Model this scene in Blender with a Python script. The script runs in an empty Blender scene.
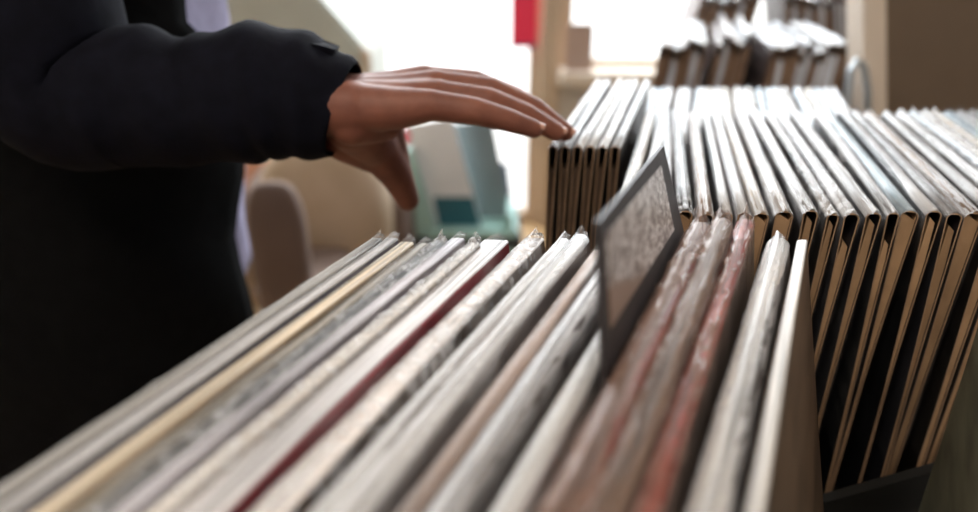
import bpy, bmesh, math, random
from mathutils import Vector, Matrix, noise
R = math.radians
random.seed(7)
SC = bpy.context.scene
COL = SC.collection

# ---------------------------------------------------------------- camera
F = 720.0                      # focal length in pixels of the 978 px wide frame
TH = math.atan(334.0 / F)      # pitch below the horizon
CZ = 1.183
cam_d = bpy.data.cameras.new('camera')
cam = bpy.data.objects.new('camera', cam_d)
COL.objects.link(cam)
cam.location = (0, 0, CZ)
cam.rotation_euler = (math.pi / 2 - TH, 0, 0)
cam_d.sensor_width = 36.0
cam_d.lens = F / 978.0 * 36.0
cam_d.clip_start = 0.01
cam_d.dof.use_dof = True
cam_d.dof.focus_distance = 0.475
cam_d.dof.aperture_fstop = 2.6
SC.camera = cam
# ---------------------------------------------------------------- exposure, sky, lights
SC.view_settings.view_transform = 'Standard'
SC.view_settings.look = 'None'
SC.view_settings.exposure = 0.0
SC.view_settings.gamma = 1.0
SC.view_settings.use_curve_mapping = False
W = bpy.data.worlds.new('overcast_sky')
SC.world = W
W.use_nodes = True
W.node_tree.nodes['Background'].inputs[0].default_value = (0.93, 0.97, 1.0, 1)
W.node_tree.nodes['Background'].inputs[1].default_value = 4.5

def area(name, loc, target, sx, sy, power, col):
    l = bpy.data.lights.new(name, 'AREA')
    l.shape = 'RECTANGLE'; l.size = sx; l.size_y = sy; l.energy = power; l.color = col
    o = bpy.data.objects.new(name, l); COL.objects.link(o)
    o.location = loc
    o.rotation_euler = (Vector(target) - Vector(loc)).to_track_quat('-Z', 'Y').to_euler()
    return o
area('window_daylight', (0.3, 3.05, 1.95), (0.3, 0.4, 1.1), 4.6, 1.7, 145, (0.88, 0.95, 1.0))
area('front_fill_light', (-0.3, -0.6, 2.75), (0.1, 0.3, 1.0), 1.3, 0.8, 28, (1.0, 0.86, 0.72))  # soft warm fill added above and behind the camera, not a fixture of the shop

# ---------------------------------------------------------------- helpers
FWD = Vector((0, math.cos(TH), -math.sin(TH)))
UP = Vector((0, math.sin(TH), math.cos(TH)))
def ray(px, py):
    return FWD + Vector((1, 0, 0)) * ((px - 489) / F) - UP * ((py - 256) / F)
def at_y(px, py, Y):
    d = ray(px, py); return Vector((0, 0, CZ)) + d * (Y / d.y)
def at_z(px, py, z):
    d = ray(px, py); return Vector((0, 0, CZ)) + d * ((z - CZ) / d.z)

def mesh_obj(name, bm, mat, parent=None, smooth=False):
    me = bpy.data.meshes.new(name)
    bmesh.ops.recalc_face_normals(bm, faces=bm.faces)
    bm.to_mesh(me); bm.free()
    if smooth:
        for p in me.polygons: p.use_smooth = True
    me.materials.append(mat)
    o = bpy.data.objects.new(name, me); COL.objects.link(o)
    if parent: o.parent = parent
    return o
def empty(name, loc=(0, 0, 0), rot=(0, 0, 0)):
    o = bpy.data.objects.new(name, None); COL.objects.link(o)
    o.location = loc; o.rotation_euler = rot; o.empty_display_size = 0.05
    return o
def tag(o, label=None, cat=None, group=None, kind=None):
    if label: o['label'] = label
    if cat: o['category'] = cat
    if group: o['group'] = group
    if kind: o['kind'] = kind
    return o
def add_box(bm, lo, hi, bev=0.0):
    lo = Vector(lo); hi = Vector(hi)
    r = bmesh.ops.create_cube(bm, size=1.0)
    vs = r['verts']
    for v in vs:
        v.co = Vector([(lo[i] + hi[i]) / 2 + v.co[i] * (hi[i] - lo[i]) for i in range(3)])
    if bev > 0:
        es = list({e for v in vs for e in v.link_edges})
        bmesh.ops.bevel(bm, geom=es, offset=bev, segments=2, affect='EDGES', profile=0.6)
def box(name, lo, hi, mat, parent=None, bev=0.0):
    bm = bmesh.new(); add_box(bm, lo, hi, bev)
    return mesh_obj(name, bm, mat, parent)
def add_prism(bm, pts, off):
    """polygon (3D points) extruded by a vector"""
    off = Vector(off)
    a = [bm.verts.new(Vector(p)) for p in pts]
    b = [bm.verts.new(Vector(p) + off) for p in pts]
    bm.faces.new(a); bm.faces.new(b[::-1])
    n = len(a)
    for i in range(n):
        bm.faces.new((a[i], a[(i + 1) % n], b[(i + 1) % n], b[i]))
def prism(name, pts, off, mat, parent=None, bev=0.0):
    bm = bmesh.new(); add_prism(bm, pts, off)
    if bev: bmesh.ops.bevel(bm, geom=list(bm.edges), offset=bev, segments=2, affect='EDGES')
    return mesh_obj(name, bm, mat, parent)
def add_loft(bm, rings, cap=True):
    """rings: lists of points of equal length, closed loops"""
    prev = None; first = None
    for rg in rings:
        vs = [bm.verts.new(p) for p in rg]
        n = len(vs)
        if prev:
            for i in range(n):
                bm.faces.new((prev[i], prev[(i + 1) % n], vs[(i + 1) % n], vs[i]))
        else: first = vs
        prev = vs
    if cap:
        bm.faces.new(first[::-1]); bm.faces.new(prev)
def ring(c, ax, ay, rx, ry, n=20, ph=0.0):
    c = Vector(c); ax = Vector(ax).normalized(); ay = Vector(ay).normalized()
    return [c + ax * (math.cos(t) * rx) + ay * (math.sin(t) * ry)
            for t in [2 * math.pi * i / n + ph for i in range(n)]]
def add_tube(bm, pts, rad, n=14, cap=True):
    pts = [Vector(p) for p in pts]
    rings = []
    up = None
    for i, p in enumerate(pts):
        d = (pts[min(i + 1, len(pts) - 1)] - pts[max(i - 1, 0)]).normalized()
        if up is None: up = Vector((0, 0, 1)) if abs(d.z) < 0.9 else Vector((0, 1, 0))
        s = d.cross(up).normalized(); u = s.cross(d).normalized(); up = u
        r = rad[i] if isinstance(rad, (list, tuple)) else rad
        rings.append(ring(p, s, u, r, r, n))
    add_loft(bm, rings, cap)
def add_ball(bm, c, r, sub=2, sc=(1, 1, 1)):
    q = bmesh.ops.create_icosphere(bm, subdivisions=sub, radius=r)
    for v in q['verts']: v.co = Vector((v.co.x * sc[0], v.co.y * sc[1], v.co.z * sc[2])) + Vector(c)
def add_capsules(bm, pts, rad):
    for i, (p, r) in enumerate(zip(pts, rad)):
        add_ball(bm, p, r, 3)
        if i:
            a = Vector(pts[i - 1]); b = Vector(p)
            add_tube(bm, [a.lerp(b, t / 4) for t in range(5)],
                     [rad[i - 1] + (r - rad[i - 1]) * t / 4 for t in range(5)], 20)
def remeshed(bm, voxel, smooth_it=6):
    me = bpy.data.meshes.new('tmp'); bm.to_mesh(me); bm.free()
    o = bpy.data.objects.new('tmp', me); COL.objects.link(o)
    m = o.modifiers.new('r', 'REMESH'); m.mode = 'VOXEL'; m.voxel_size = voxel
    s = o.modifiers.new('s', 'SMOOTH'); s.iterations = smooth_it; s.factor = 0.6
    dg = bpy.context.evaluated_depsgraph_get()
    me2 = bpy.data.meshes.new_from_object(o.evaluated_get(dg))
    bpy.data.objects.remove(o); bpy.data.meshes.remove(me)
    return me2

# ---------------------------------------------------------------- materials
def new_mat(name):
    m = bpy.data.materials.new(name); m.use_nodes = True
    nt = m.node_tree
    return m, nt, nt.nodes['Principled BSDF']
def nd(nt, t, **kw):
    n = nt.nodes.new(t)
    for k, v in kw.items(): setattr(n, k, v)
    return n
def coords(nt, scale, kind='Object'):
    tc = nd(nt, 'ShaderNodeTexCoord'); mp = nd(nt, 'ShaderNodeMapping')
    mp.inputs['Scale'].default_value = scale
    nt.links.new(tc.outputs[kind], mp.inputs['Vector'])
    return mp
def simple(name, col, rough=0.6, var=0.15, scale=(8, 8, 8), bump=0.0, metal=0.0, spec=0.5, col2=None, transmission=0):
    m, nt, b = new_mat(name)
    mp = coords(nt, scale)
    no = nd(nt, 'ShaderNodeTexNoise'); no.inputs['Scale'].default_value = 1.0; no.inputs['Detail'].default_value = 5
    nt.links.new(mp.outputs[0], no.inputs['Vector'])
    rp = nd(nt, 'ShaderNodeValToRGB')
    c2 = col2 or tuple(min(1, c * (1 + var)) for c in col)
    rp.color_ramp.elements[0].position = 0.3; rp.color_ramp.elements[1].position = 0.7
    rp.color_ramp.elements[0].color = (*[c * (1 - var) for c in col], 1)
    rp.color_ramp.elements[1].color = (*c2, 1)
    nt.links.new(no.outputs['Fac'], rp.inputs['Fac'])
    nt.links.new(rp.outputs[0], b.inputs['Base Color'])
    b.inputs['Roughness'].default_value = rough; b.inputs['Metallic'].default_value = metal
    b.inputs['Specular IOR Level'].default_value = spec
    if bump:
        bp = nd(nt, 'ShaderNodeBump'); bp.inputs['Strength'].default_value = bump; bp.inputs['Distance'].default_value = 0.003
        nt.links.new(no.outputs['Fac'], bp.inputs['Height']); nt.links.new(bp.outputs[0], b.inputs['Normal'])
    return m
def card_mat(name, rough, spec, streak, dark):
    """printed card tinted by the object's own colour, with worn streaks along its length"""
    m, nt, b = new_mat(name)
    oi = nd(nt, 'ShaderNodeObjectInfo')
    mp = coords(nt, streak)
    ad = nd(nt, 'ShaderNodeVectorMath'); ad.operation = 'ADD'
    sc_ = nd(nt, 'ShaderNodeVectorMath'); sc_.operation = 'SCALE'; sc_.inputs[0].default_value = (13, 7, 5)
    nt.links.new(oi.outputs['Random'], sc_.inputs['Scale'])
    nt.links.new(mp.outputs[0], ad.inputs[0]); nt.links.new(sc_.outputs[0], ad.inputs[1])
    no = nd(nt, 'ShaderNodeTexNoise'); no.inputs['Scale'].default_value = 1; no.inputs['Detail'].default_value = 6
    nt.links.new(ad.outputs[0], no.inputs['Vector'])
    rp = nd(nt, 'ShaderNodeValToRGB')
    rp.color_ramp.elements[0].position = 0.35; rp.color_ramp.elements[1].position = 0.62
    rp.color_ramp.elements[0].color = (dark, dark, dark, 1); rp.color_ramp.elements[1].color = (1, 1, 1, 1)
    nt.links.new(no.outputs['Fac'], rp.inputs['Fac'])
    mx = nd(nt, 'ShaderNodeMix'); mx.data_type = 'RGBA'; mx.blend_type = 'MULTIPLY'; mx.inputs['Factor'].default_value = 1
    nt.links.new(oi.outputs['Color'], mx.inputs['A']); nt.links.new(rp.outputs[0], mx.inputs['B'])
    nt.links.new(mx.outputs['Result'], b.inputs['Base Color'])
    b.inputs['Roughness'].default_value = rough; b.inputs['Specular IOR Level'].default_value = spec
    bp = nd(nt, 'ShaderNodeBump'); bp.inputs['Strength'].default_value = 0.15; bp.inputs['Distance'].default_value = 0.001
    nt.links.new(no.outputs['Fac'], bp.inputs['Height']); nt.links.new(bp.outputs[0], b.inputs['Normal'])
    return m
M_CARD = card_mat('printed_card', 0.45, 0.4, (90, 14, 30), 0.55)
M_KRAFT = card_mat('kraft_paper', 0.8, 0.2, (60, 30, 25), 0.75)
M_SPINE = card_mat('spine_card', 0.4, 0.3, (330, 7, 60), 0.30)
M_KRAFTC = simple('kraft_cut_edge', (0.34, 0.215, 0.13), 0.8, 0.3, (50, 50, 12))
def film_mat(name, alpha, rough, bump, sc, tint=(0.9, 0.9, 0.92)):
    m, nt, b = new_mat(name)
    mp = coords(nt, sc)
    oi = nd(nt, 'ShaderNodeObjectInfo')
    ad = nd(nt, 'ShaderNodeVectorMath'); ad.operation = 'ADD'
    s2 = nd(nt, 'ShaderNodeVectorMath'); s2.operation = 'SCALE'; s2.inputs[0].default_value = (17, 31, 11)
    nt.links.new(oi.outputs['Random'], s2.inputs['Scale'])
    nt.links.new(mp.outputs[0], ad.inputs[0]); nt.links.new(s2.outputs[0], ad.inputs[1])
    no = nd(nt, 'ShaderNodeTexNoise'); no.inputs['Scale'].default_value = 1; no.inputs['Detail'].default_value = 3
    no.inputs['Distortion'].default_value = 0.8
    nt.links.new(ad.outputs[0], no.inputs['Vector'])
    mr = nd(nt, 'ShaderNodeMapRange')
    mr.inputs['From Min'].default_value = 0.35; mr.inputs['From Max'].default_value = 0.68
    mr.inputs['To Min'].default_value = alpha * 0.25; mr.inputs['To Max'].default_value = min(1, alpha * 2.1)
    nt.links.new(no.outputs['Fac'], mr.inputs['Value'])
    tc2 = nd(nt, 'ShaderNodeTexCoord'); sz = nd(nt, 'ShaderNodeSeparateXYZ'); nt.links.new(tc2.outputs['Object'], sz.inputs[0])
    m2 = nd(nt, 'ShaderNodeMapRange')          # the film lies flat against the sides and is loose and milky only along the top
    m2.inputs['From Min'].default_value = 0.268; m2.inputs['From Max'].default_value = 0.281
    m2.inputs['To Min'].default_value = 0.2; m2.inputs['To Max'].default_value = 1.0
    nt.links.new(sz.outputs['Z'], m2.inputs['Value'])
    mm = nd(nt, 'ShaderNodeMath'); mm.operation = 'MULTIPLY'
    nt.links.new(mr.outputs[0], mm.inputs[0]); nt.links.new(m2.outputs[0], mm.inputs[1]); nt.links.new(mm.outputs[0], b.inputs['Alpha'])
    b.inputs['Base Color'].default_value = (*tint, 1)
    b.inputs['Roughness'].default_value = rough; b.inputs['Specular IOR Level'].default_value = 0.45
    bp = nd(nt, 'ShaderNodeBump'); bp.inputs['Strength'].default_value = bump; bp.inputs['Distance'].default_value = 0.002
    nt.links.new(no.outputs['Fac'], bp.inputs['Height']); nt.links.new(bp.outputs[0], b.inputs['Normal'])
    return m
FILM = {'smooth': film_mat('clear_plastic_film', 0.13, 0.15, 0.5, (300, 9, 40)),
        'wrinkle': film_mat('crinkled_plastic_film', 0.24, 0.14, 0.9, (160, 130, 60)),
        'milky': film_mat('milky_plastic_film', 0.30, 0.2, 0.5, (260, 8, 30)),
        'bag': film_mat('baggy_plastic_film', 0.30, 0.2, 0.9, (140, 16, 30), (0.42, 0.29, 0.24)),
        'clear': film_mat('thin_clear_film', 0.07, 0.13, 0.15, (110, 20, 40))}
M_BIN = simple('black_stained_wood', (0.012, 0.012, 0.011), 0.6, 0.4, (4, 40, 40), 0.1)
M_JACKET = simple('black_jacket_cloth', (0.0035, 0.0036, 0.004), 0.9, 0.3, (60, 60, 60), 0.3, spec=0.08)
M_SLEEVE = simple('navy_jacket_cloth', (0.0050, 0.0053, 0.010), 0.9, 0.3, (60, 60, 60), 0.3, spec=0.10)
M_SHIRT = simple('lavender_shirt_cloth', (0.30, 0.28, 0.42), 0.85, 0.15, (30, 30, 30), 0.2)
M_JEANS = simple('dark_blue_denim', (0.02, 0.025, 0.05), 0.85, 0.25, (80, 80, 80), 0.2)
M_SKIN = simple('brown_skin', (0.19, 0.062, 0.038), 0.58, 0.12, (45, 45, 45), 0.12, col2=(0.25, 0.09, 0.055))
M_SKIN.node_tree.nodes['Principled BSDF'].inputs['Subsurface Weight'].default_value = 0.08
M_SKIN.node_tree.nodes['Principled BSDF'].inputs['Subsurface Radius'].default_value = (0.01, 0.004, 0.002)
M_NAIL = simple('fingernail', (0.55, 0.30, 0.22), 0.3, 0.05)
M_HAIR = simple('black_hair', (0.01, 0.008, 0.007), 0.6, 0.3, (80, 80, 20), 0.4)
M_SHOE = simple('black_leather', (0.01, 0.01, 0.01), 0.4, 0.2)

# ---------------------------------------------------------------- the room
def struct(name, lo, hi, mat, bev=0):
    return tag(box(name, lo, hi, mat, bev=bev), kind='structure')
M_FLOOR = simple('warm_wood_floor', (0.50, 0.33, 0.17), 0.45, 0.2, (18, 1.2, 3))
M_WALL = simple('brown_painted_wall', (0.16, 0.117, 0.083), 0.8, 0.08, (5, 5, 5))
M_PLASTER = simple('pale_plaster', (0.55, 0.52, 0.48), 0.85, 0.05)
M_TIMBER = simple('tan_timber', (0.50, 0.38, 0.275), 0.55, 0.1, (30, 30, 3))
M_WHITEWOOD = simple('cream_painted_wood', (0.72, 0.62, 0.52), 0.5, 0.06, (20, 20, 3))
M_PAVE = simple('pale_pavement', (0.62, 0.60, 0.58), 0.8, 0.06, (3, 3, 3))
YW = 2.9
struct('floor', (-3.0, -2.0, -0.05), (3.2, YW + 0.1, 0.0), M_FLOOR)
struct('ceiling', (-3.0, -2.0, 2.9), (3.2, YW + 0.1, 2.95), M_PLASTER)
struct('wall_left', (-3.1, -2.0, 0), (-3.0, YW + 0.1, 2.9), M_PLASTER)
struct('wall_right', (3.2, -2.0, 0), (3.3, YW + 0.1, 2.9), M_WALL)
struct('wall_front', (-3.1, -2.1, 0), (3.3, -2.0, 2.9), M_PLASTER)
# shop front: glazed door bay on the left, window with a sill on the right
zs = at_y(610, 72, YW - .14).z
xm0 = at_y(541, 40, YW).x; xm1 = at_y(559, 40, YW).x
bm = bmesh.new()
add_box(bm, (-3.0, YW, 0), (-2.3, YW + 0.12, 2.9))
add_box(bm, (-2.3, YW, 2.75), (2.7, YW + 0.12, 2.9))
add_box(bm, (xm1, YW, 0), (2.7, YW + 0.12, zs - 0.03))
add_box(bm, (2.7, YW, 0), (3.2, YW + 0.12, 2.9))
tag(mesh_obj('wall_back', bm, M_PLASTER), kind='structure')
# outdoors
struct('pavement', (-9, YW + 0.12, -0.08), (9, 14, -0.02), M_PAVE)
M_GLASS, ntg, bg = new_mat('window_glass')
bg.inputs['Base Color'].default_value = (1, 1, 1, 1); bg.inputs['Alpha'].default_value = 0.06
bg.inputs['Roughness'].default_value = 0.02
def window(name, x0, x1, z0, z1, fw, xs):
    w = tag(empty(name, ((x0 + x1) / 2, YW, z0)), kind='structure')
    ox = (x0 + x1) / 2
    bm = bmesh.new()
    add_box(bm, (x0 - ox, 0.0, 0), (x0 - ox + fw, 0.07, z1 - z0), 0.004)
    add_box(bm, (x1 - ox - fw, 0.0, 0), (x1 - ox, 0.07, z1 - z0), 0.004)
    add_box(bm, (x0 - ox + fw, 0.0, 0), (x1 - ox - fw, 0.07, fw), 0.004)
    add_box(bm, (x0 - ox + fw, 0.0, z1 - z0 - fw), (x1 - ox - fw, 0.07, z1 - z0), 0.004)
    for x in xs: add_box(bm, (x - ox - 0.03, 0.005, fw), (x - ox + 0.03, 0.065, z1 - z0 - fw), 0.004)
    mesh_obj('window_frame', bm, M_TIMBER, w)
    box('window_pane', (x0 - ox + fw, 0.032, fw), (x1 - ox - fw, 0.038, z1 - z0 - fw), M_GLASS, w)
    return w
window('window_1', xm1, 2.7, zs - 0.03, 2.75, 0.05, [1.6])
struct('trim_1', (xm0, YW - 0.05, 0), (xm1, YW + 0.10, 2.75), M_TIMBER, 0.006)
struct('trim_2', (xm1, YW - 0.14, zs - 0.05), (2.7, YW + 0.0, zs - 0.005), M_WHITEWOOD, 0.005)
window('window_2', -2.3, xm0, 0.0, 2.75, 0.045, [-0.95])

# partition at the right with its cream post
px0 = at_y(864, 50, 1.2).x; px1 = at_y(886, 50, 1.2).x
def leanx(px, z):
    a_, b2 = at_y(px, -20, 1.2), at_y(px + 1, 110, 1.2)
    return b2.x + (a_.x - b2.x) * (z - b2.z) / (a_.z - b2.z)
tag(prism('trim_3', [(leanx(863, z), 1.2, z) for z in (0, 1.3)] + [(leanx(886, z), 1.2, z) for z in (1.3, 0)], (0, .06, 0), M_WHITEWOOD), kind='structure')
tag(prism('wall_partition', [(leanx(886, z), 1.21, z) for z in (0, 1.3)] + [(3.2, 1.21, 1.3), (3.2, 1.21, 0)], (0, .04, 0), M_WALL), kind='structure')

# ---------------------------------------------------------------- records
SL, SH = 0.305, 0.285
def profile(t, tap, h, n=7):
    """half widths of a sleeve from bottom to its rounded top: list of (x, z)"""
    rd = 0.45 * t
    if tap >= 1: tap -= 1; rd = 0.0016
    tb = t * tap
    pts = []
    for k in range(9):
        z = (h - rd) * k / 8
        f = max(0, (k / 8 - 0.45) / 0.55) ** 1.4
        pts.append(((tb + (t - tb) * f) / 2, z))
    for k in range(1, n):
        a = math.pi / 2 * k / n
        pts.append((t / 2 - rd * (1 - math.cos(a)) if rd < 0.4 * t else t / 2 * math.cos(a), h - rd + rd * math.sin(a)))
    return pts
def mesh_jacket(t, tap, seed):
    bm = bmesh.new()
    pr = profile(t, tap, SH)
    th = 0.0009
    outer = [(-x, z) for x, z in pr] + [(0, SH)] + [(x, z) for x, z in pr[::-1]]
    inner = [(max(x - th, 0.0002), min(z, SH - th * 1.3)) for x, z in pr]
    inn = [(x, z) for x, z in inner] + [(0, SH - th * 1.4)] + [(-x, z) for x, z in inner[::-1]]
    loop = outer + inn
    rng = random.Random(seed)
    bow = rng.uniform(-0.0012, 0.0012)
    rings = []
    for k in range(13):
        y = SL * k / 12
        dx = bow * math.sin(math.pi * k / 12)
        rings.append([Vector((x + dx * (z / SH), y, z)) for x, z in loop])
    add_loft(bm, rings)
    me = bpy.data.meshes.new('cardboard_jacket'); bmesh.ops.recalc_face_normals(bm, faces=bm.faces)
    bm.to_mesh(me); bm.free(); me.materials.append(M_CARD); me.materials.append(M_KRAFTC)
    for p in me.polygons:
        if len(p.vertices) > 4: p.material_index = 1
    return me
def mesh_spine(t, tap):
    bm = bmesh.new()
    pr = [p for p in profile(t, tap, SH) if p[1] > SH - (0.0018 if tap >= 1 else t * 0.47)]
    o = 0.0003
    a = [(-x - o, z + o) for x, z in pr] + [(0, SH + o)] + [(x + o, z + o) for x, z in pr[::-1]]
    b = [(x - o / 2, z - o) for x, z in pr] + [(0, SH - o)] + [(-x + o / 2, z - o) for x, z in pr[::-1]]
    add_loft(bm, [[Vector((x, 0.0004 + (SL - 0.0008) * k / 6, z)) for x, z in a + b] for k in range(7)])
    me = bpy.data.meshes.new('spine'); bmesh.ops.recalc_face_normals(bm, faces=bm.faces)
    bm.to_mesh(me); bm.free(); me.materials.append(M_SPINE)
    for p in me.polygons: p.use_smooth = True
    return me
def mesh_inner(t, tap, drop):
    bm = bmesh.new()
    pr = [(max(x - 0.0011, 0.0004), z) for x, z in profile(t, tap, SH) if z < SH - drop]
    zt = SH - drop; wt = pr[-1][0]
    loop = [(-x, z) for x, z in pr] + [(-wt * .6, zt), (wt * .8, zt - .004)] + [(x, z) for x, z in pr[::-1]]
    add_loft(bm, [[Vector((x, y, z + .0005)) for x, z in loop] for y in (0.0012, SL - 0.004)])
    me = bpy.data.meshes.new('inner_sleeve'); bmesh.ops.recalc_face_normals(bm, faces=bm.faces)
    bm.to_mesh(me); bm.free(); me.materials.append(M_KRAFT); return me
def mesh_film(t, tap, seed, kind, rough=1.0):
    bm = bmesh.new()
    pr = profile(t, tap, SH)
    rng = random.Random(seed); sx = rng.uniform(0, 50)
    off = 0.0009
    loose = rng.uniform(0.0003, 0.0016) * rough
    loop = [(-x - off, z, 0) for x, z in pr[2:]] + [(-t * 0.12, SH + off + loose * 0.6, 1), (t * 0.05, SH + off + loose, 1.4), (t * 0.2, SH + off + loose * 0.5, 1)] + [(x + off, z, 0) for x, z in pr[:1:-1]]
    N = 56
    rows = []
    for k in range(N + 1):
        u = k / N; y = -0.002 + (SL + 0.007) * u
        endf = max(0, (u - 0.955) / 0.045)
        row = []
        for j, (x, z, w) in enumerate(loop):
            n1 = noise.noise(Vector((sx + y * 45, j * 0.6, seed)))
            n2 = noise.noise(Vector((sx + y * 140, j * 1.1, seed + 9)))
            top = max(0, (z - SH + 0.03) / 0.03); top = min(1.3, top)
            d = (n1 * 0.0007 + n2 * 0.0003 * rough) * top * rough
            xx = x * (1 - 0.45 * endf) + (d if x >= 0 else -d) * (1 if abs(x) > 1e-4 else 0.3)
            zz = z + (abs(n1) * 0.0010 * w + n2 * 0.0004 * top) * rough
            if endf: zz += (0.0022 * rng.uniform(-0.2, 1.0) * endf * top) * rough
            yy = y + (endf * 0.003 * n2)
            row.append(bm.verts.new((xx, yy, zz)))
        rows.append(row)
    for a, b in zip(rows, rows[1:]):
        for i in range(len(a) - 1): bm.faces.new((a[i], a[i + 1], b[i + 1], b[i]))
    # crumpled seal across the far end
    e = rows[-1]; m = len(e)
    for i in range(m // 2 - 1):
        bm.faces.new((e[i], e[i + 1], e[m - 2 - i], e[m - 1 - i]))
    me = bpy.data.meshes.new('plastic_cover'); bmesh.ops.recalc_face_normals(bm, faces=bm.faces)
    bm.to_mesh(me); bm.free(); me.materials.append(FILM[kind])
    for p in me.polygons: p.use_smooth = True
    return me
CACHE = {}
def cached(fn, *a):
    k = (fn.__name__,) + a
    if k not in CACHE: CACHE[k] = fn(*a)
    return CACHE[k]
def child(me, parent, col=None):
    o = bpy.data.objects.new(me.name.split('.')[0], me); COL.objects.link(o); o.parent = parent
    if col: o.color = (*col, 1)
    return o
def record(loc_top, yaw, lean, t, tap, spine_c, side_c, inner_c, kind, seed, label, group, near=True, drop=0.02, rough=1.0, sleeve=True):
    """loc_top: point on the top edge; near=True if it is the near end, else the far end"""
    ca, sa = math.cos(lean), math.sin(lean)
    Rm = Matrix.Rotation(-yaw, 3, 'Z') @ Matrix.Rotation(lean, 3, 'Y')
    base = Vector(loc_top) - Rm @ Vector((0, 0 if near else SL, SH))
    r = empty('record', base, Rm.to_euler())
    tag(r, label, 'record', group)
    child(cached(mesh_jacket, t, tap, seed % 5), r, side_c)
    child(cached(mesh_spine, t, tap), r, spine_c)
    if sleeve: child(cached(mesh_inner, t, tap, drop), r, inner_c)
    if kind: child(cached(mesh_film, t, tap, seed % 4, kind, rough), r)
    return r

WHT = (0.80, 0.79, 0.78); CRM = (0.74, 0.66, 0.54); GRY = (0.42, 0.40, 0.41); TAN = (0.42, 0.30, 0.20)
BRN = (0.20, 0.13, 0.09); BLK = (0.03, 0.03, 0.03); RED = (0.42, 0.05, 0.06); LAV = (0.52, 0.48, 0.54)
BLU = (0.50, 0.62, 0.72); KRA = (0.45, 0.29, 0.17); OLV = (0.15, 0.14, 0.08)
DK = (0.012, 0.013, 0.016)
G1 = 'records in the near bin'
YAW1 = math.atan(356 / (F / math.cos(TH)))
# x, y of the far top end in the photo, lift, thickness, colours, cover, label
row1 = [
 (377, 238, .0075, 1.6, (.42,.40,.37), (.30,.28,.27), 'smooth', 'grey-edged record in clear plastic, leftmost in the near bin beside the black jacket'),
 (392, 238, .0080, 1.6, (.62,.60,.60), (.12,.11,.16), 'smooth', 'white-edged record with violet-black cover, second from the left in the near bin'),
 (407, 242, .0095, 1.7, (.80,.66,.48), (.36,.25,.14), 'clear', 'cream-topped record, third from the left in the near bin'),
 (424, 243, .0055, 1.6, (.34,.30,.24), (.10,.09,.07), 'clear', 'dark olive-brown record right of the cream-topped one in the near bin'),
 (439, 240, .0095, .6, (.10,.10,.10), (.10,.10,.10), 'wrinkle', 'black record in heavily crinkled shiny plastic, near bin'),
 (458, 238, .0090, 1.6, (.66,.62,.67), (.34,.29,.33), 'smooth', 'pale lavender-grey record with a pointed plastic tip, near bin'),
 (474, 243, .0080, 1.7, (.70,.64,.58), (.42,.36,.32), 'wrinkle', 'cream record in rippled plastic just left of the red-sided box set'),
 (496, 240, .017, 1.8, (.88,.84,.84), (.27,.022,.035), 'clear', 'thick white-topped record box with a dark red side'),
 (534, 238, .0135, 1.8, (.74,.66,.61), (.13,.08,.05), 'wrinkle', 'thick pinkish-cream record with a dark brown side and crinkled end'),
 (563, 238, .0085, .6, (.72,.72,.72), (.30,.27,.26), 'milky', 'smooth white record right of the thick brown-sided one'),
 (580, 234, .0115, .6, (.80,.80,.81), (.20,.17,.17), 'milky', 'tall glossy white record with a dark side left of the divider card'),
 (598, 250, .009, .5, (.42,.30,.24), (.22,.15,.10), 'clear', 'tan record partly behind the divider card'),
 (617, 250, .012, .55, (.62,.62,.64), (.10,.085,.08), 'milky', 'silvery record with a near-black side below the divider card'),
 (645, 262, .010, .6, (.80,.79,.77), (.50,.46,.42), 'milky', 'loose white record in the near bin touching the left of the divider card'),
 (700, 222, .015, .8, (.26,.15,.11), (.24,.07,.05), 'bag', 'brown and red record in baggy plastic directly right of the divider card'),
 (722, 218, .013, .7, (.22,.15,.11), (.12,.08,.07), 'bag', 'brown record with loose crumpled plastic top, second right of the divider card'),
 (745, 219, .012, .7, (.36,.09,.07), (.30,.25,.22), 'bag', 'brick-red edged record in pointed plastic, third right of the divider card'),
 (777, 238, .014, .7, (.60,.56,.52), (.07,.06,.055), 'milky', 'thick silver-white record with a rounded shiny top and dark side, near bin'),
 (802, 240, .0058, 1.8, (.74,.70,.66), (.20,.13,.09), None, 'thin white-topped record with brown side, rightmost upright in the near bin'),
]
for i, (x, y, t, tap, sc, sd, kind, lab) in enumerate(row1):
    zt = 1.0 + random.uniform(-0.002, 0.002)
    if 16 > i > 13: zt += 0.012
    p = at_z(x, y, zt)
    lean = R(-9 + random.uniform(-1, 1)) if i < 14 else (R(-9) if i < 17 else R(-13))
    yaw = YAW1 + R(random.uniform(-0.5, 0.5)) + (R(1.2) if i >= 17 else 0)
    rough = 3.0 if 14 <= i <= 16 else (1.5 if kind == 'wrinkle' else 1.0)
    record(p, yaw, lean, t, tap, sc, sd, KRA, kind, i + 3, lab, G1, near=False, rough=rough)
# sleeve standing alone at the right edge of the near bin
record(at_z(1014, 236, 1.0), YAW1 + R(3), 0, .008, .6, OLV, (.34, .34, .24), KRA, None, 3,
       'olive-green record cut off by the lower right corner of the photo', G1, near=False)

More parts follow.
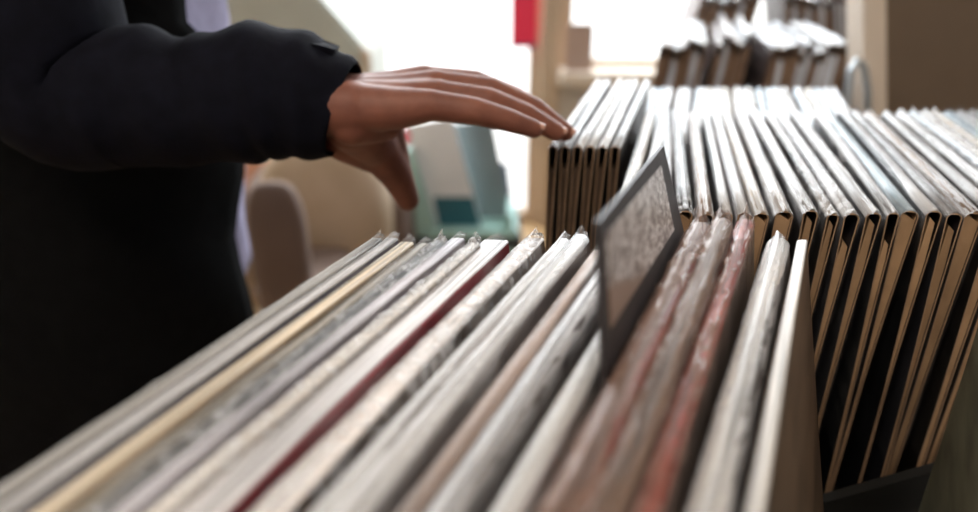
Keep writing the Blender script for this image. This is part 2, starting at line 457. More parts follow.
ORD = ['first', 'second', 'third', 'fourth', 'fifth', 'sixth', 'seventh', 'eighth', 'ninth', 'tenth', 'eleventh', 'twelfth',
       'thirteenth', 'fourteenth', 'fifteenth', 'sixteenth', 'seventeenth', 'eighteenth', 'nineteenth', 'twentieth',
       'twenty-first', 'twenty-second', 'twenty-third', 'twenty-fourth', 'twenty-fifth', 'twenty-sixth', 'twenty-seventh',
       'twenty-eighth', 'twenty-ninth', 'thirtieth', 'thirty-first', 'thirty-second', 'thirty-third', 'thirty-fourth',
       'thirty-fifth', 'thirty-sixth', 'thirty-seventh', 'thirty-eighth', 'thirty-ninth', 'fortieth']
WHT2 = (.50, .49, .49)
CN = [('white', WHT2), ('white', WHT2), ('cream', (.42, .35, .27)), ('pale blue', (.33, .42, .48)), ('grey', (.22, .21, .21)), ('dark grey', (.08, .075, .075)), ('white', WHT2), ('pale', (.44, .40, .37)), ('tan', (.26, .18, .13))]
# second row, its near ends facing the camera
x = 622.0; k = 0
rng = random.Random(21)
while x < 1235:
    cn, c = CN[rng.randrange(len(CN))]
    t = rng.choice([.008, .009, .010, .010, .012])
    zt = 1.0 + rng.uniform(-0.004, 0.003)
    yy = 208 if x < 660 else 212
    p = at_z(x, yy + rng.uniform(-2, 2), zt)
    yaw = math.atan((max(668 - (x - 640) * .10, 640) - 489 + (40 if x < 650 else 0)) / (F / math.cos(TH)))
    if x > 880: yaw = math.atan((672 - 489) / (F / math.cos(TH)))
    yaw += R(rng.uniform(-.5, .5))
    side = rng.choice([DK, DK, DK, (.02, .015, .012), (.03, .03, .04)]) if x > 800 else rng.choice([DK, GRY, BRN])
    kf = rng.uniform(.7, 1.15); kc = (.46 * kf, .29 * kf, .165 * kf)
    kind = rng.choice(['smooth', 'wrinkle', 'milky', 'milky', 'clear'])
    record(p, yaw, R(rng.uniform(-1, 2)), t, rng.choice([.22, .28, .35, .5]), c, side, kc, kind, k * 3 + 1,
           '%s-topped record, %s from the left in the middle row' % (cn, ORD[k]), 'records in the middle row',
           near=True, drop=rng.choice([.004, .006, .010, .022]))
    x += t / 0.00064 * 1.18 + rng.uniform(0, 5); k += 1
# kraft jacket edges facing the camera are the paper of each jacket: handled in the card material
# row behind, left group level with the others, the rest one step lower
YAW3 = math.atan(226 / (F / math.cos(TH)))
for k in range(6):
    p = at_y(553 + k * 12.5, 146, 0.62)
    record(p, YAW3 + R(rng.uniform(-.6, .6)), R(rng.uniform(0, 2)), .008, .6, rng.choice([WHT, (.7, .74, .8), (.78, .76, .74)]),
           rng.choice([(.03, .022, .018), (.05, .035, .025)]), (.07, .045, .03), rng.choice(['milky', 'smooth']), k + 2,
           'white-topped record by the fingertips, %s from the left of its short pack' % ORD[k], 'records under the fingertips')
z3 = CZ - 0.225
x = 628.0; k = 0
while x < 872:
    p = at_y(x, 256 + F * math.tan(math.atan(0.225 / 0.785) - TH), 0.785)
    t = rng.choice([.008, .009, .010])
    record(p, YAW3 + R(rng.uniform(-.8, .8)), R(rng.uniform(-1, 1)), t, .6, rng.choice([WHT, WHT, BLU, (.78, .78, .8), CRM]),
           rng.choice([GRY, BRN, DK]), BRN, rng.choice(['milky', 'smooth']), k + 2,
           'blurred white-topped record, %s from the left in the third row back' % ORD[k], 'records in the third row back')
    x += t / 0.0011 * 1.25; k += 1

# rack rows further back
def rack_row(px_list, Y, ztop, lean, lab, grp, yaw, kinds=('milky',)):
    for k, px in enumerate(px_list):
        d = at_y(px, 40, Y)
        record((d.x, Y, ztop + rng.uniform(-.012, .012)), yaw, lean + R(rng.uniform(-2, 2)), .0125, .9, rng.choice([WHT, (.75, .8, .88), WHT, (.7, .62, .6)]),
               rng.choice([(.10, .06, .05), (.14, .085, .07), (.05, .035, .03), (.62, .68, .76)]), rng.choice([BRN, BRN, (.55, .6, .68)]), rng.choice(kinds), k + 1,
               lab % ORD[k], grp)
rack_row([664 + i * 6.9 for i in range(7)], 1.34, .985, R(7), 'blurred record, %s from the left, in the left pack of the back rack', 'left pack of the back rack', R(14))
rack_row([722 + i * 6.9 for i in range(5)], 1.36, .99, R(7), 'blurred record, %s from the left, in the middle pack of the back rack', 'middle pack of the back rack', R(14))
rack_row([778 + i * 7.0 for i in range(11)], 1.34, .975 , R(4), 'blurred record, %s from the left, in the right pack of the back rack', 'right pack of the back rack', R(8))
rack_row([700 + i * 6.6 for i in range(9)], 1.72, 1.03, R(10), 'blurred record, %s from the left, on the rear step of the rack', 'left pack on the rear step of the rack', R(10))
rack_row([780 + i * 6.8 for i in range(13)], 1.72, 1.03, R(-12), 'blurred record, %s from the left, rear step right side of the rack', 'right pack on the rear step of the rack', R(10))

# ---------------------------------------------------------------- bins and tables
zb = 1.0 - SH - 0.006
def bin_box(name, x0, x1, y0, y1, z0, zf, zbk, zl, zr, label, cat='bin', slope=None):
    b = empty(name, ((x0 + x1) / 2, (y0 + y1) / 2, z0)); tag(b, label, cat)
    cx, cy = (x0 + x1) / 2, (y0 + y1) / 2
    t = .009
    L = lambda x, y, z: (x - cx, y - cy, z - z0)
    box('bottom_board', L(x0, y0, z0), L(x1, y1, z0 + .008), M_BIN, b)
    if slope:
        prism('front_board', [L(x0, y0, z0 + .008)] + [L(px, y0, pz) for px, pz in slope] + [L(x1, y0, z0 + .008)], (0, t, 0), M_BIN, b)
    else:
        box('front_board', L(x0, y0, z0 + .008), L(x1, y0 + t, zf), M_BIN, b)
    box('back_board', L(x0, y1 - t, z0 + .008), L(x1, y1, zbk), M_BIN, b)
    box('side_board', L(x0, y0 + t, z0 + .008), L(x0 + t, y1 - t, zl), M_BIN, b)
    box('side_board', L(x1 - t, y0 + t, z0 + .008), L(x1, y1 - t, zr), M_BIN, b)
    return b
zlow = zb - .01
bin_box('record_bin', -.30, .56, .09, .446, zlow - .008, .76, .735, .80, .80, 'black wooden bin holding the nearest row of records')
pa = at_y(812, 503, .452); pb = at_y(978, 456, .452)
bin_box('record_bin', .045, .60, .449, .79, zlow - .008, 0, .80, .80, .80, 'black wooden bin with a rising front board under the middle row of records',
        slope=[(.045, pa.z), (pa.x, pa.z), (pb.x, pb.z), (.60, pb.z + .03)])
bin_box('record_bin', .11, .58, .795, 1.12, z3 - SH - .02, .74, .76, .74, .74, 'black wooden bin under the third row of blurred records')
def table(x0, x1, y0, y1, z, label):
    t = empty('display_table', ((x0 + x1) / 2, (y0 + y1) / 2, 0)); tag(t, label, 'table')
    hx, hy = (x1 - x0) / 2, (y1 - y0) / 2
    box('table_top', (-hx, -hy, z - .03), (hx, hy, z), M_BIN, t, .003)
    for sx in (-1, 1):
        for sy in (-1, 1):
            xx, yy = sx * (hx - .04), sy * (hy - .04)
            box('leg', (xx - .02, yy - .02, 0), (xx + .02, yy + .02, z - .03), M_BIN, t, .002)
table(-.32, .62, .07, .447, zlow - .008, 'black table carrying the nearest record bin')
table(.03, .64, .449, .792, zlow - .008, 'black table under the middle bin of records')
table(.08, .62, .794, 1.14, z3 - SH - .02, 'black table under the third row of records')
# back rack: two steps
rk = tag(empty('record_rack', (.55, 1.65, 0)), 'dark stepped wooden rack holding the blurred records by the window', 'rack')
zr1 = .985 - SH - .014; zr2 = 1.03 - SH - .014
box('shelf', (-.27, -.33, zr1 - .03), (.15, .02, zr1), M_BIN, rk)
box('shelf', (-.27, .04, zr2 - .03), (.30, .42, zr2), M_BIN, rk)
box('front_board', (-.27, -.345, zr1 - .03), (.15, -.332, zr1 + .05), M_BIN, rk)
box('side_board', (-.285, -.345, 0), (-.272, .42, .72), M_BIN, rk)
box('side_board', (.302, .04, 0), (.315, .42, .74), M_BIN, rk)
box('back_board', (-.27, .422, 0), (.30, .434, .72), M_BIN, rk)

# ---------------------------------------------------------------- divider card
a = at_z(604, 397, 1.0); b_ = at_z(683, 235, 1.0)
top = 1.0 + .066
d = (b_ - a); Lc = d.length; yawc = math.atan2(d.x, d.y)
M_DIV = simple('charcoal_card', (0.040, 0.034, 0.036), 0.6, 0.15, (60, 60, 60), 0.15)
M_PRINT, ntp, bp_ = new_mat('worn_picture_print')
mp = coords(ntp, (150, 60, 130)); no = nd(ntp, 'ShaderNodeTexNoise'); no.inputs['Scale'].default_value = 1.6; no.inputs['Detail'].default_value = 9
no.inputs['Distortion'].default_value = 1.5
ntp.links.new(mp.outputs[0], no.inputs['Vector'])
rp = nd(ntp, 'ShaderNodeValToRGB'); ntp.links.new(no.outputs['Fac'], rp.inputs['Fac'])
e = rp.color_ramp.elements; e[0].position = .40; e[0].color = (.16, .11, .09, 1); e[1].position = .60; e[1].color = (.80, .76, .74, 1)
q = e.new(.47); q.color = (.34, .27, .24, 1)
tc = nd(ntp, 'ShaderNodeTexCoord'); sp = nd(ntp, 'ShaderNodeSeparateXYZ'); ntp.links.new(tc.outputs['Object'], sp.inputs[0])
mr = nd(ntp, 'ShaderNodeMapRange'); mr.inputs['From Min'].default_value = .050; mr.inputs['From Max'].default_value = .054
ma = nd(ntp, 'ShaderNodeMath'); ma.operation = 'MULTIPLY_ADD'; ma.inputs[1].default_value = .41
ntp.links.new(sp.outputs['Y'], ma.inputs[0]); ntp.links.new(sp.outputs['Z'], ma.inputs[2]); ntp.links.new(ma.outputs[0], mr.inputs['Value'])
mx = nd(ntp, 'ShaderNodeMix'); mx.data_type = 'RGBA'; mx.inputs['A'].default_value = (.30, .19, .13, 1)
ntp.links.new(mr.outputs[0], mx.inputs['Factor']); ntp.links.new(rp.outputs[0], mx.inputs['B'])
ntp.links.new(mx.outputs['Result'], bp_.inputs['Base Color'])
bp_.inputs['Roughness'].default_value = .3
dc = tag(empty('divider_card', (a.x, a.y, top - .32), (0, 0, -yawc)), 'charcoal divider card with a worn pale picture, sticking up among the near records', 'divider card')
dc.location = a; dc.rotation_euler = (0, 0, 0)
A1 = at_y(597, 222, a.y + .004); B1 = at_y(662, 146, b_.y + .004)
A0 = a - (A1 - a) * 2.6; B0 = b_ - (B1 - b_) * 3.6
def cardpt(u, v, off):
    lo = A0.lerp(B0, u); hi = A1.lerp(B1, u)
    n = (B1 - A1).cross(A1 - A0).normalized()
    return lo.lerp(hi, v) - a + n * off
def card_slab(name, u0, u1, v0, v1, o0, o1, mat):
    bm = bmesh.new(); NU, NV = 6, 10
    g = [[[bm.verts.new(cardpt(u0 + (u1 - u0) * i / NU, v0 + (v1 - v0) * j / NV, o)) for j in range(NV + 1)] for i in range(NU + 1)] for o in (o0, o1)]
    for gg in g:
        for i in range(NU):
            for j in range(NV): bm.faces.new((gg[i][j], gg[i + 1][j], gg[i + 1][j + 1], gg[i][j + 1]))
    for i in range(NU):
        for j in (0, NV): bm.faces.new((g[0][i][j], g[0][i + 1][j], g[1][i + 1][j], g[1][i][j]))
    for j in range(NV):
        for i in (0, NU): bm.faces.new((g[0][i][j], g[0][i][j + 1], g[1][i][j + 1], g[1][i][j]))
    return mesh_obj(name, bm, mat, dc)
card_slab('card', 0, 1, 0, 1, -.0011, .0011, M_DIV)
card_slab('picture', .05, .86, .824, .972, .0011, .0016, M_PRINT)
card_slab('picture', .05, .86, .824, .972, -.0016, -.0011, M_PRINT)

# ---------------------------------------------------------------- things by the window
xr0 = at_y(511, 20, YW - .06).x; xr1 = at_y(537, 20, YW - .06).x; zr = at_y(524, 48, YW - .06).z
bn = tag(empty('hanging_banner', ((xr0 + xr1) / 2, YW - .05, zr)), 'bright red banner hanging in the glass door beside the timber post', 'banner')
hw = (xr1 - xr0) / 2
M_RED = simple('red_banner_cloth', (0.85, 0.03, 0.09), 0.6, 0.08)
M_REDD = simple('navy_hem', (0.10, 0.04, 0.14), 0.6, 0.08)
box('banner_cloth', (-hw, -.004, .012), (hw, .004, .75), M_RED, bn)
box('hem', (-hw, -.005, 0), (hw, .005, .012), M_REDD, bn)
cx = at_y(579, 60, YW - .09)
cw = (at_y(592, 60, YW - .09).x - at_y(565, 60, YW - .09).x) / 2
M_BEI = simple('beige_card', (0.42, 0.30, 0.25), 0.7, 0.08)
zc0 = zs - .005; ch = at_y(579, 24, YW - .09).z - zc0
o = prism('display_card', [(-cw, -.01, 0), (cw, -.01, 0), (cw, .012, ch), (-cw, .012, ch)], (0, .006, 0), M_BEI)
o.location = (cx.x, YW - .09, zc0)
tag(o, 'beige rectangular card standing on the window sill', 'card')

# steel hoop handle beside the post
M_STEEL = simple('pale_blue_metal', (0.60, 0.68, 0.75), 0.3, 0.05, metal=0.6)
hp = [at_y(x, y, 1.17) for x, y in ((846, 150), (848, 100), (851, 72), (857, 60), (864, 66), (868, 90), (869, 150))]
bm = bmesh.new(); add_tube(bm, hp, .006, 12)
o = mesh_obj('wire_hoop', bm, M_STEEL, None, True)
tag(o, 'pale metal wire hoop standing beside the cream post', 'hoop')

# ---------------------------------------------------------------- background left: cabinet, armchair, crate
M_GREY = simple('grey_green_paint', (0.42, 0.44, 0.40), 0.6, 0.05)
def poly_y(name, pts, Y, depth, mat, parent=None, bev=0):
    o = parent.location if parent else Vector((0, 0, 0))
    P = [at_y(x, y, Y) - o for x, y in pts]
    return prism(name, P, (0, depth, 0), mat, parent, bev)
gc = tag(empty('display_cabinet', (at_y(250, 60, 2.3).x, 2.3, 0)), 'grey-green cabinet with a sloping right side behind the raised arm', 'cabinet')
zt_ = at_y(250, -60, 2.3).z
x0 = at_y(120, 0, 2.3).x - gc.location.x; xt = at_y(296, -30, 2.3).x - gc.location.x; xb_ = at_y(368, 52, 2.3).x - gc.location.x; zb2 = at_y(368, 52, 2.3).z
prism('body', [(x0, 0, .06), (xb_, 0, .06), (xb_, 0, zb2), (xt, 0, at_y(296, -30, 2.3).z), (x0, 0, at_y(296, -30, 2.3).z)], (0, .45, 0), M_GREY, gc, .01)
box('base', (x0 + .03, .03, 0), (xb_ - .03, .42, .06), M_BIN, gc)
prism('side_edge', [(xb_ - .02, -.012, .10), (xb_ + .008, -.012, .10), (xb_ + .008, -.012, zb2), (xb_ - .02, -.012, zb2 + .02)], (0, .012, 0), M_TIMBER, gc)

M_BEIGE = simple('beige_upholstery', (0.50, 0.36, 0.23), 0.85, 0.12, (6, 6, 6), 0.1, col2=(0.62, 0.50, 0.38))
M_TAUPE = simple('taupe_upholstery', (0.20, 0.14, 0.115), 0.85, 0.1, (6, 6, 6), 0.1)
M_PINK = simple('peach_cushion_cloth', (0.75, 0.40, 0.27), 0.8, 0.08)
def pillow(name, c, hx, hy, hz, mat, parent, p=3.2, rot=0):
    bm = bmesh.new()
    bmesh.ops.create_uvsphere(bm, u_segments=28, v_segments=18, radius=1)
    e2 = 2.0 / p
    for v in bm.verts:
        s = [math.copysign(abs(q) ** e2, q) for q in v.co]
        v.co = Vector((s[0] * hx, s[1] * hy, s[2] * hz))
    bmesh.ops.rotate(bm, verts=bm.verts, matrix=Matrix.Rotation(rot, 3, 'Y'), cent=(0, 0, 0))
    bmesh.ops.translate(bm, verts=bm.verts, vec=Vector(c))
    return mesh_obj(name, bm, mat, parent, True)
ac = at_y(335, 210, 1.75)
ar = tag(empty('armchair', (ac.x - .04, 1.90, 0)), 'beige upholstered armchair with rounded back beneath the hand', 'armchair')
pillow('backrest', (0.02, -.15, .47), .17, .09, .22, M_BEIGE, ar, 2.8)
pillow('seat', (0, .05, .34), .16, .18, .09, M_BEIGE, ar, 4)
pillow('armrest', (-.19, .05, .42), .04, .18, .13, M_TAUPE, ar, 3.5)
pillow('armrest', (.19, .05, .42), .04, .18, .13, M_TAUPE, ar, 3.5)
for sx in (-1, 1):
    for sy in (-.08, .18):
        bm = bmesh.new(); add_tube(bm, [(sx * .13, sy, .0), (sx * .12, sy, .27)], [.014, .02], 12)
        mesh_obj('leg', bm, M_TIMBER, ar)
cc = at_y(272, 245, 1.35)
ch_ = tag(empty('stool_chair', (cc.x, 1.40, 0)), 'taupe rounded-back chair right beside the black jacket', 'chair')
pillow('backrest', (0, 0, cc.z - .04), .062, .03, .16, M_TAUPE, ch_, 3.2)
pillow('seat', (0, .17, .40), .10, .15, .04, M_TAUPE, ch_, 4)
for sx in (-1, 1):
    for sy in (0.06, .28):
        bm = bmesh.new(); add_tube(bm, [(sx * .08, sy, .0), (sx * .075, sy, .38)], [.010, .014], 12)
        mesh_obj('leg', bm, M_STEEL, ch_)
    bm = bmesh.new(); add_tube(bm, [(sx * .045, .015, .39), (sx * .045, .0, cc.z)], .009, 10)
    mesh_obj('back_post', bm, M_TAUPE, ch_)
pc = at_y(252, 186, 2.17)
o = pillow('cushion', (0, 0, 0), .075, .05, .13, M_PINK, None, 3)
o.location = (pc.x, 2.17, pc.z - .0)
sh_top = pc.z - .13
tag(o, 'peach cushion glimpsed between the jacket and the beige armchair', 'cushion')
st = tag(empty('side_table', (pc.x, 2.18, 0)), 'small wooden side table under the peach cushion', 'table')
box('table_top', (-.10, -.07, sh_top - .02), (.10, .10, sh_top), M_TIMBER, st, .004)
for sx in (-1, 1):
    for sy in (-1, 1):
        box('leg', (sx * .08 - .012, sy * .055 - .012, 0), (sx * .08 + .012, sy * .055 + .012, sh_top - .02), M_TIMBER, st)

# low bench with a teal crate, a white and teal sleeve and a grey sleeve
YB = 1.9
M_TEAL = simple('pale_teal_plastic', (0.42, 0.66, 0.62), 0.4, 0.06)
M_DTEAL = simple('deep_teal_print', (0.02, 0.14, 0.19), 0.4, 0.1)
M_SHEET = simple('white_print', (0.86, 0.89, 0.93), 0.4, 0.06)
M_GR2 = simple('blue_grey_card', (0.22, 0.27, 0.28), 0.5, 0.08)
zB = .36
xb = at_y(455, 200, YB).x
bt = tag(empty('low_bench', (xb, YB + .05, 0)), 'low dark bench behind the near bin', 'bench')
box('bench_top', (-.16, -.06, zB - .03), (.19, .20, zB), M_BIN, bt, .003)
for sx in (-1, 1): box('leg', (sx * .13 - .02, -.04, 0), (sx * .13 + .02, .18, zB - .03), M_BIN, bt)
cr = tag(empty('storage_crate', (xb, YB, zB)), 'pale teal open crate seen below the fingers', 'crate')
P = lambda x, y, Y=YB: at_y(x, y, Y) - Vector((xb, YB, zB))
prism('side_panel', [P(398, 160), P(411, 152), P(446, 262), P(424, 262)], (0, .20, 0), M_TEAL, cr)
prism('side_panel', [P(507, 215), P(512, 215), P(517, 262), P(508, 262)], (0, .20, 0), M_TEAL, cr)
zz = P(430, 262).z
box('bottom_panel', (P(424, 262).x, 0, 0), (P(517, 262).x, .20, .02), M_TEAL, cr)
box('front_panel', (P(428, 262).x, -.008, .02), (P(514, 262).x, -.001, zz + .012), M_TEAL, cr)
def leaning(name, pts, Y, mat, label, extra=None):
    c = at_y(*pts[0], Y)
    o = empty(name, (c.x, Y, c.z)); tag(o, label, 'record')
    Q = lambda p, dy=0: at_y(p[0], p[1], Y) - Vector((c.x, Y, c.z)) + Vector((0, dy, 0))
    prism('cover', [Q(p) for p in pts], (0, .006, 0), mat, o)
    for nm, pp, mm in (extra or []):
        prism(nm, [Q(p, -.0015) for p in pp], (0, .0014, 0), mm, o)
    return o
leaning('leaning_record', [(452, 124), (492, 120), (520, 262), (470, 262)], YB + .10, M_GR2, 'tilted blue-grey record sleeve rising from the teal crate')
leaning('leaning_record', [(404, 126), (452, 118), (492, 262), (440, 262)], YB + .04, M_SHEET, 'tilted white record sleeve with a dark teal lower half in the teal crate',
        [('teal_print', [(433, 197), (473, 197), (491, 262), (447, 262)], M_DTEAL),
         ('corner_print', [(404, 127), (411, 136), (407, 147), (401, 140)], M_RED)])
# white paper stack strip by the door
M_LBLUE = simple('slate_blue_cover', (0.20, 0.24, 0.33), 0.5, 0.06)
c = at_y(497, 150, YB + .16)
leaning('leaning_record', [(478, 165), (507, 163), (520, 262), (480, 262)], YB + .16, M_LBLUE, 'slate-blue record sleeve rearmost in the teal crate')

# ---------------------------------------------------------------- person
pr = tag(empty('person', (-.47, .86, 0)), 'person in black jacket and lavender shirt reaching out a hand to flip records', 'person')
O = Vector(pr.location)
def H(px, py, Y): return at_y(px, py, Y) - O
def V(x, y, z): return Vector((x, y, z)) - O
# hand and forearm
bm = bmesh.new()
wr_n, wr_f = H(350, 108, .580), H(350, 99, .612)
fore_n, fore_f = H(270, 106, .590), H(270, 96, .618)
mcp = {'p': H(430, 105, .578), 'r': H(438, 95, .600), 'm': H(436, 85, .622), 'i': H(424, 80, .644)}
add_capsules(bm, [fore_n, wr_n], [.025, .0225]); add_capsules(bm, [fore_f, wr_f], [.025, .0215])
for k, (w, r) in {'p': (wr_n, .014), 'r': (wr_n.lerp(wr_f, .35), .0145), 'm': (wr_n.lerp(wr_f, .7), .0145), 'i': (wr_f, .0145)}.items():
    add_capsules(bm, [w, w.lerp(mcp[k], .55) - Vector((0, 0, .002)), mcp[k]], [.0205, .0175, r - .001])
add_capsules(bm, [wr_n.lerp(wr_f, .5), mcp['p'].lerp(mcp['i'], .5)], [.018, .013])
fing = {
 'p': ([mcp['p'], H(474, 111, .577), H(508, 120, .580), H(534, 129, .583)], [.0125, .0115, .0098, .0078]),
 'r': ([mcp['r'], H(488, 101, .599), H(526, 115, .603), H(556, 132, .606)], [.0125, .0115, .0100, .0082]),
 'm': ([mcp['m'], H(492, 91, .621), H(534, 109, .622), H(565, 132, .619)], [.0130, .0118, .0102, .0084]),
 'i': ([mcp['i'], H(474, 83, .643), H(516, 98, .640), H(547, 119, .636)], [.0125, .0115, .0100, .0082])}
for k, (pts, rr) in fing.items(): add_capsules(bm, pts, rr)
add_capsules(bm, [wr_f.lerp(wr_n, .4) - Vector((0, 0, .014)), H(376, 145, .635), H(396, 174, .650), H(408, 200, .658)], [.027, .0220, .0160, .0110])
add_capsules(bm, [H(345, 138, .62), H(372, 152, .64)], [.021, .019])
add_capsules(bm, [H(388, 128, .64), H(396, 165, .652)], [.014, .014])
add_capsules(bm, [wr_n - Vector((0, 0, .012)), H(385, 122, .60)], [.019, .016])
add_capsules(bm, [H(372, 140, .635), mcp['i'] - Vector((0, 0, .006))], [.014, .010])
hand_me = remeshed(bm, .0016, 7)
# rest of the body
bm = bmesh.new()
sh_r, el_r = V(-.455, .665, 1.37), V(-.375, .620, 1.075)
sh_l, el_l, wr_l = V(-.48, 1.04, 1.37), V(-.54, 1.10, 1.09), V(-.53, 1.09, .85)
add_capsules(bm, [sh_r, el_r], [.048, .040]); add_capsules(bm, [el_r, fore_n.lerp(fore_f, .5)], [.040, .032])
add_capsules(bm, [sh_l, el_l, wr_l], [.048, .038, .026])
add_capsules(bm, [wr_l, wr_l + Vector((.03, -.01, -.08))], [.026, .03])
for j, dy in enumerate((-.03, -.01, .01, .03)):
    q = wr_l + Vector((.035, dy - .01, -.11)); add_capsules(bm, [q, q + Vector((.012, 0, -.035)), q + Vector((.014, 0, -.06 - .008 * (j in (1, 2))))], [.0095, .0085, .007])
q = wr_l + Vector((.05, -.045, -.05)); add_capsules(bm, [q, q + Vector((.02, -.012, -.04)), q + Vector((.022, -.012, -.06))], [.011, .01, .008])
def torso_rings(sc, z0, z1, n=14, N=32):
    out = []
    for k in range(n):
        z = z0 + (z1 - z0) * k / (n - 1)
        u = (z - .75) / .65
        hw = .165 + .035 * max(0, u) ** 1.2 - .03 * math.exp(-((u - .4) / .2) ** 2)
        hd = .115 + .012 * math.sin(max(0, min(1, u)) * math.pi)
        if z > 1.34: f = max(.25, 1 - ((z - 1.34) / .12) ** 1.6); hw *= f; hd *= max(.5, f)
        cxx = .02 * max(0, u)
        out.append(ring((cxx, 0, z), (1, 0, 0), (0, 1, 0), hd + sc, hw + sc, N))
    return out
add_loft(bm, torso_rings(0, .78, 1.44))
for s in (-1, 1):
    add_capsules(bm, [Vector((0, s * .09, .86)), Vector((.01, s * .095, .47)), Vector((-.01, s * .10, .09))], [.085, .056, .038])
    add_capsules(bm, [Vector((-.01, s * .10, .06)), Vector((.12, s * .11, .035))], [.036, .028])
add_capsules(bm, [Vector((.03, 0, 1.38)), Vector((.06, 0, 1.50))], [.056, .053])
HC = Vector((.10, 0, 1.585))
add_ball(bm, HC, .088, 3, (1.08, .88, 1.22))
add_ball(bm, HC + Vector((.035, 0, -.055)), .055, 3, (1.0, .85, .9))
add_capsules(bm, [HC + Vector((.088, 0, .01)), HC + Vector((.112, 0, -.025))], [.009, .013])
for s in (-1, 1):
    add_ball(bm, HC + Vector((-.005, s * .080, -.01)), .028, 2, (.7, .35, 1.1))
add_capsules(bm, [HC + Vector((.085, -.018, -.052)), HC + Vector((.090, 0, -.052)), HC + Vector((.085, .018, -.052))], [.007, .009, .007])
body_me = remeshed(bm, .007, 5)
bm = bmesh.new(); bm.from_mesh(body_me); bm.from_mesh(hand_me)
body = mesh_obj('body', bm, M_SKIN, pr, True)
# eyes and nails
M_EYE = simple('eye', (0.05, 0.03, 0.02), 0.2, 0.1)
for s in (-1, 1):
    bm = bmesh.new(); add_ball(bm, HC + Vector((.080, s * .032, .010)), .012, 2); mesh_obj('eye', bm, M_EYE, pr, True)
for k, (pts, rr) in fing.items():
    t0, t1 = pts[2], pts[3]
    dd = (t1 - t0).normalized(); upv = (Vector((0, -.25, 1)) - dd * dd.dot(Vector((0, -.25, 1)))).normalized(); sdv = dd.cross(upv)
    c = t1 + dd * .001 + upv * (rr[3] * .80)
    bm = bmesh.new()
    add_loft(bm, [[c + dd * (a * .0062) + sdv * (math.sin(b * 1.1) * rr[3] * .62) + upv * ((math.cos(b * 1.1) - 1) * rr[3] * .62 + th)
                   for b, th in [(x / 4, 0.0) for x in range(-4, 5)] + [(x / 4, .0009) for x in range(4, -5, -1)]] for a in (-1, -.6, -.2, .2, .6, 1)])
    mesh_obj('fingernail', bm, M_NAIL, pr, True)
# hair
bm = bmesh.new()
add_ball(bm, HC + Vector((-.012, 0, .018)), .096, 3, (1.08, .92, 1.18))
for v in list(bm.verts):
    if v.co.x > HC.x + .045 and v.co.z < HC.z + .06 or v.co.z < HC.z - .06: bm.verts.remove(v)
mesh_obj('hair', bm, M_HAIR, pr, True)
# trousers
bm = bmesh.new()
for s in (-1, 1):
    add_tube(bm, [Vector((0, s * .088, .93)), Vector((0, s * .09, .80)), Vector((.012, s * .095, .47)), Vector((-.008, s * .10, .07))], [.10, .098, .072, .058], 24)
mesh_obj('trousers', bm, M_JEANS, pr, True)
for s in (-1, 1):
    bm = bmesh.new()
    add_loft(bm, [ring((x, s * .10 + s * .01 * (x > .05), .0 + h / 2 + .002), (0, 1, 0), (0, 0, 1), w, h / 2, 20) for x, w, h in
                  ((-.065, .02, .05), (-.06, .036, .09), (-.02, .042, .115), (.05, .044, .09), (.12, .046, .065), (.165, .036, .05), (.18, .015, .03))])
    mesh_obj('shoe', bm, M_SHOE, pr, True)
# shirt
bm = bmesh.new()
N = 40; rg = []
for rr in torso_rings(.022, .74, 1.44, 26, N):
    new = []
    for v in rr:
        ang = math.atan2(v.y, v.x)
        w = .004 * math.sin(v.z * 40 + ang * 6) + .003 * math.sin(v.z * 17 + ang * 11)
        dv = Vector((math.cos(ang), math.sin(ang), 0))
        new.append(v + dv * w)
    rg.append(new)
add_loft(bm, rg)
mesh_obj('shirt', bm, M_SHIRT, pr, True)
# jacket: open at the front
bm = bmesh.new()
rows = []
zs_ = [.38 + (1.445 - .38) * k / 30 for k in range(31)]
tr = torso_rings(.0, .38, 1.445, 31, 60)
for k, rr in enumerate(tr):
    row = []
    z = zs_[k]
    if z < .75: pass
    m = 60
    g0 = .16 + .30 * max(0, min(1, (z - 1.04) / .04)) + .16 * max(0, min(1, (.95 - z) / .1))
    gf = 1.25
    extra = .045 + .03 * max(0, (1.0 - z) / .4)
    for j in range(49):
        ang = gf + (2 * math.pi - g0 - gf) * j / 48
        f = ang / (2 * math.pi) * m; i0 = int(f) % m; i1 = (i0 + 1) % m; fr = f - int(f)
        base = rr[i0].lerp(rr[i1], fr)
        dv = Vector((math.cos(ang), math.sin(ang) * .8, 0))
        if z > 1.34: ex = extra * max(.35, 1 - (z - 1.34) / .16)
        else: ex = extra + (.06 * max(0, min(1, (1.0 - z) / .3)) * -math.cos(ang) if math.cos(ang) < 0 else 0)
        w = .005 * math.sin(z * 30 + ang * 5) + .004 * noise.noise(Vector((ang * 3, z * 8, 1)))
        row.append(base + dv * (ex + w))
    rows.append(row)
vv = [[bm.verts.new(p) for p in r] for r in rows]
for a, b in zip(vv, vv[1:]):
    for i in range(len(a) - 1): bm.faces.new((a[i], a[i + 1], b[i + 1], b[i]))
jk = mesh_obj('jacket', bm, M_JACKET, pr, True)
md = jk.modifiers.new('thickness', 'SOLIDIFY'); md.thickness = .004
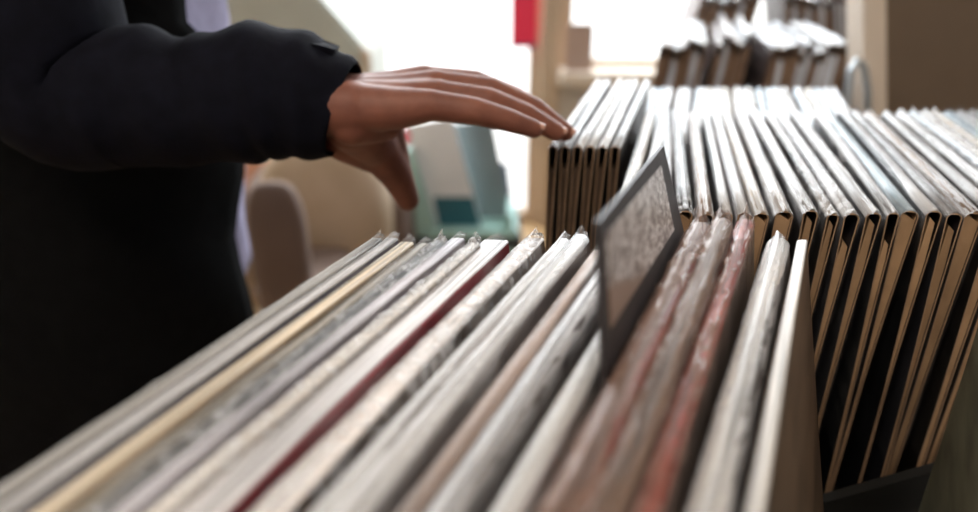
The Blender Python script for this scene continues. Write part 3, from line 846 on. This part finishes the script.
# sleeves
def sleeve(name, pts, rad, mat, seed, closed_end=False):
    bm = bmesh.new()
    pts = [Vector(p) for p in pts]
    # resample
    P2, R2 = [], []
    for i in range(len(pts) - 1):
        for t in range(8):
            u = t / 8
            p0 = pts[max(i - 1, 0)]; p1 = pts[i]; p2 = pts[i + 1]; p3 = pts[min(i + 2, len(pts) - 1)]
            P2.append(.5 * ((2 * p1) + (p2 - p0) * u + (2 * p0 - 5 * p1 + 4 * p2 - p3) * u * u + (3 * p1 - p0 - 3 * p2 + p3) * u ** 3))
            R2.append(rad[i] * (1 - u) + rad[i + 1] * u)
    P2.append(pts[-1]); R2.append(rad[-1])
    rings = []; up = None
    for i, p in enumerate(P2):
        d = (P2[min(i + 1, len(P2) - 1)] - P2[max(i - 1, 0)]).normalized()
        if up is None: up = Vector((0, 1, 0))
        s = d.cross(up).normalized(); u_ = s.cross(d).normalized(); up = u_
        rg = []
        for k in range(36):
            a = 2 * math.pi * k / 36
            f = 1 + .05 * noise.noise(Vector((math.cos(a) * 1.5 + seed, math.sin(a) * 1.5, i * .25))) + .035 * math.sin(i * .9 + 2 * math.cos(a))
            rg.append(p + (s * math.cos(a) + u_ * math.sin(a)) * R2[i] * f)
        rings.append(rg)
    add_loft(bm, rings, False)
    o = mesh_obj(name, bm, mat, pr, True)
    md = o.modifiers.new('thickness', 'SOLIDIFY'); md.thickness = .003
    return o
cuff = H(344, 112, .600)
sleeve('sleeve', [sh_r + Vector((.0, .06, .03)), sh_r, sh_r.lerp(el_r, .5), H(60, 78, .62), H(130, 96, .617), H(200, 101, .612), H(258, 93, .608), H(302, 98, .604), cuff],
       [.085, .086, .080, .068, .060, .053, .058, .053, .041], M_SLEEVE, 3)
sleeve('sleeve', [sh_l + Vector((.0, -.06, .03)), sh_l, sh_l.lerp(el_l, .5), el_l, el_l.lerp(wr_l, .5), wr_l],
       [.085, .080, .072, .066, .056, .045], M_SLEEVE, 8)
# strap on the cuff
c0 = H(292, 36, .60); c1 = H(338, 48, .60)
bm = bmesh.new()
nrm = Vector((0, -.3, 1)).normalized(); dd = (c1 - c0)
sd = Vector((0, 1, 0))
add_prism(bm, [c0 - sd * .013, c0.lerp(c1, .6) - sd * .013 + Vector((0, 0, .001)), c1 - sd * .009, c1 + sd * .009, c0.lerp(c1, .6) + sd * .013 + Vector((0, 0, .001)), c0 + sd * .013], (-.004, 0, -.006))
mesh_obj('cuff_strap', bm, M_SLEEVE, pr)
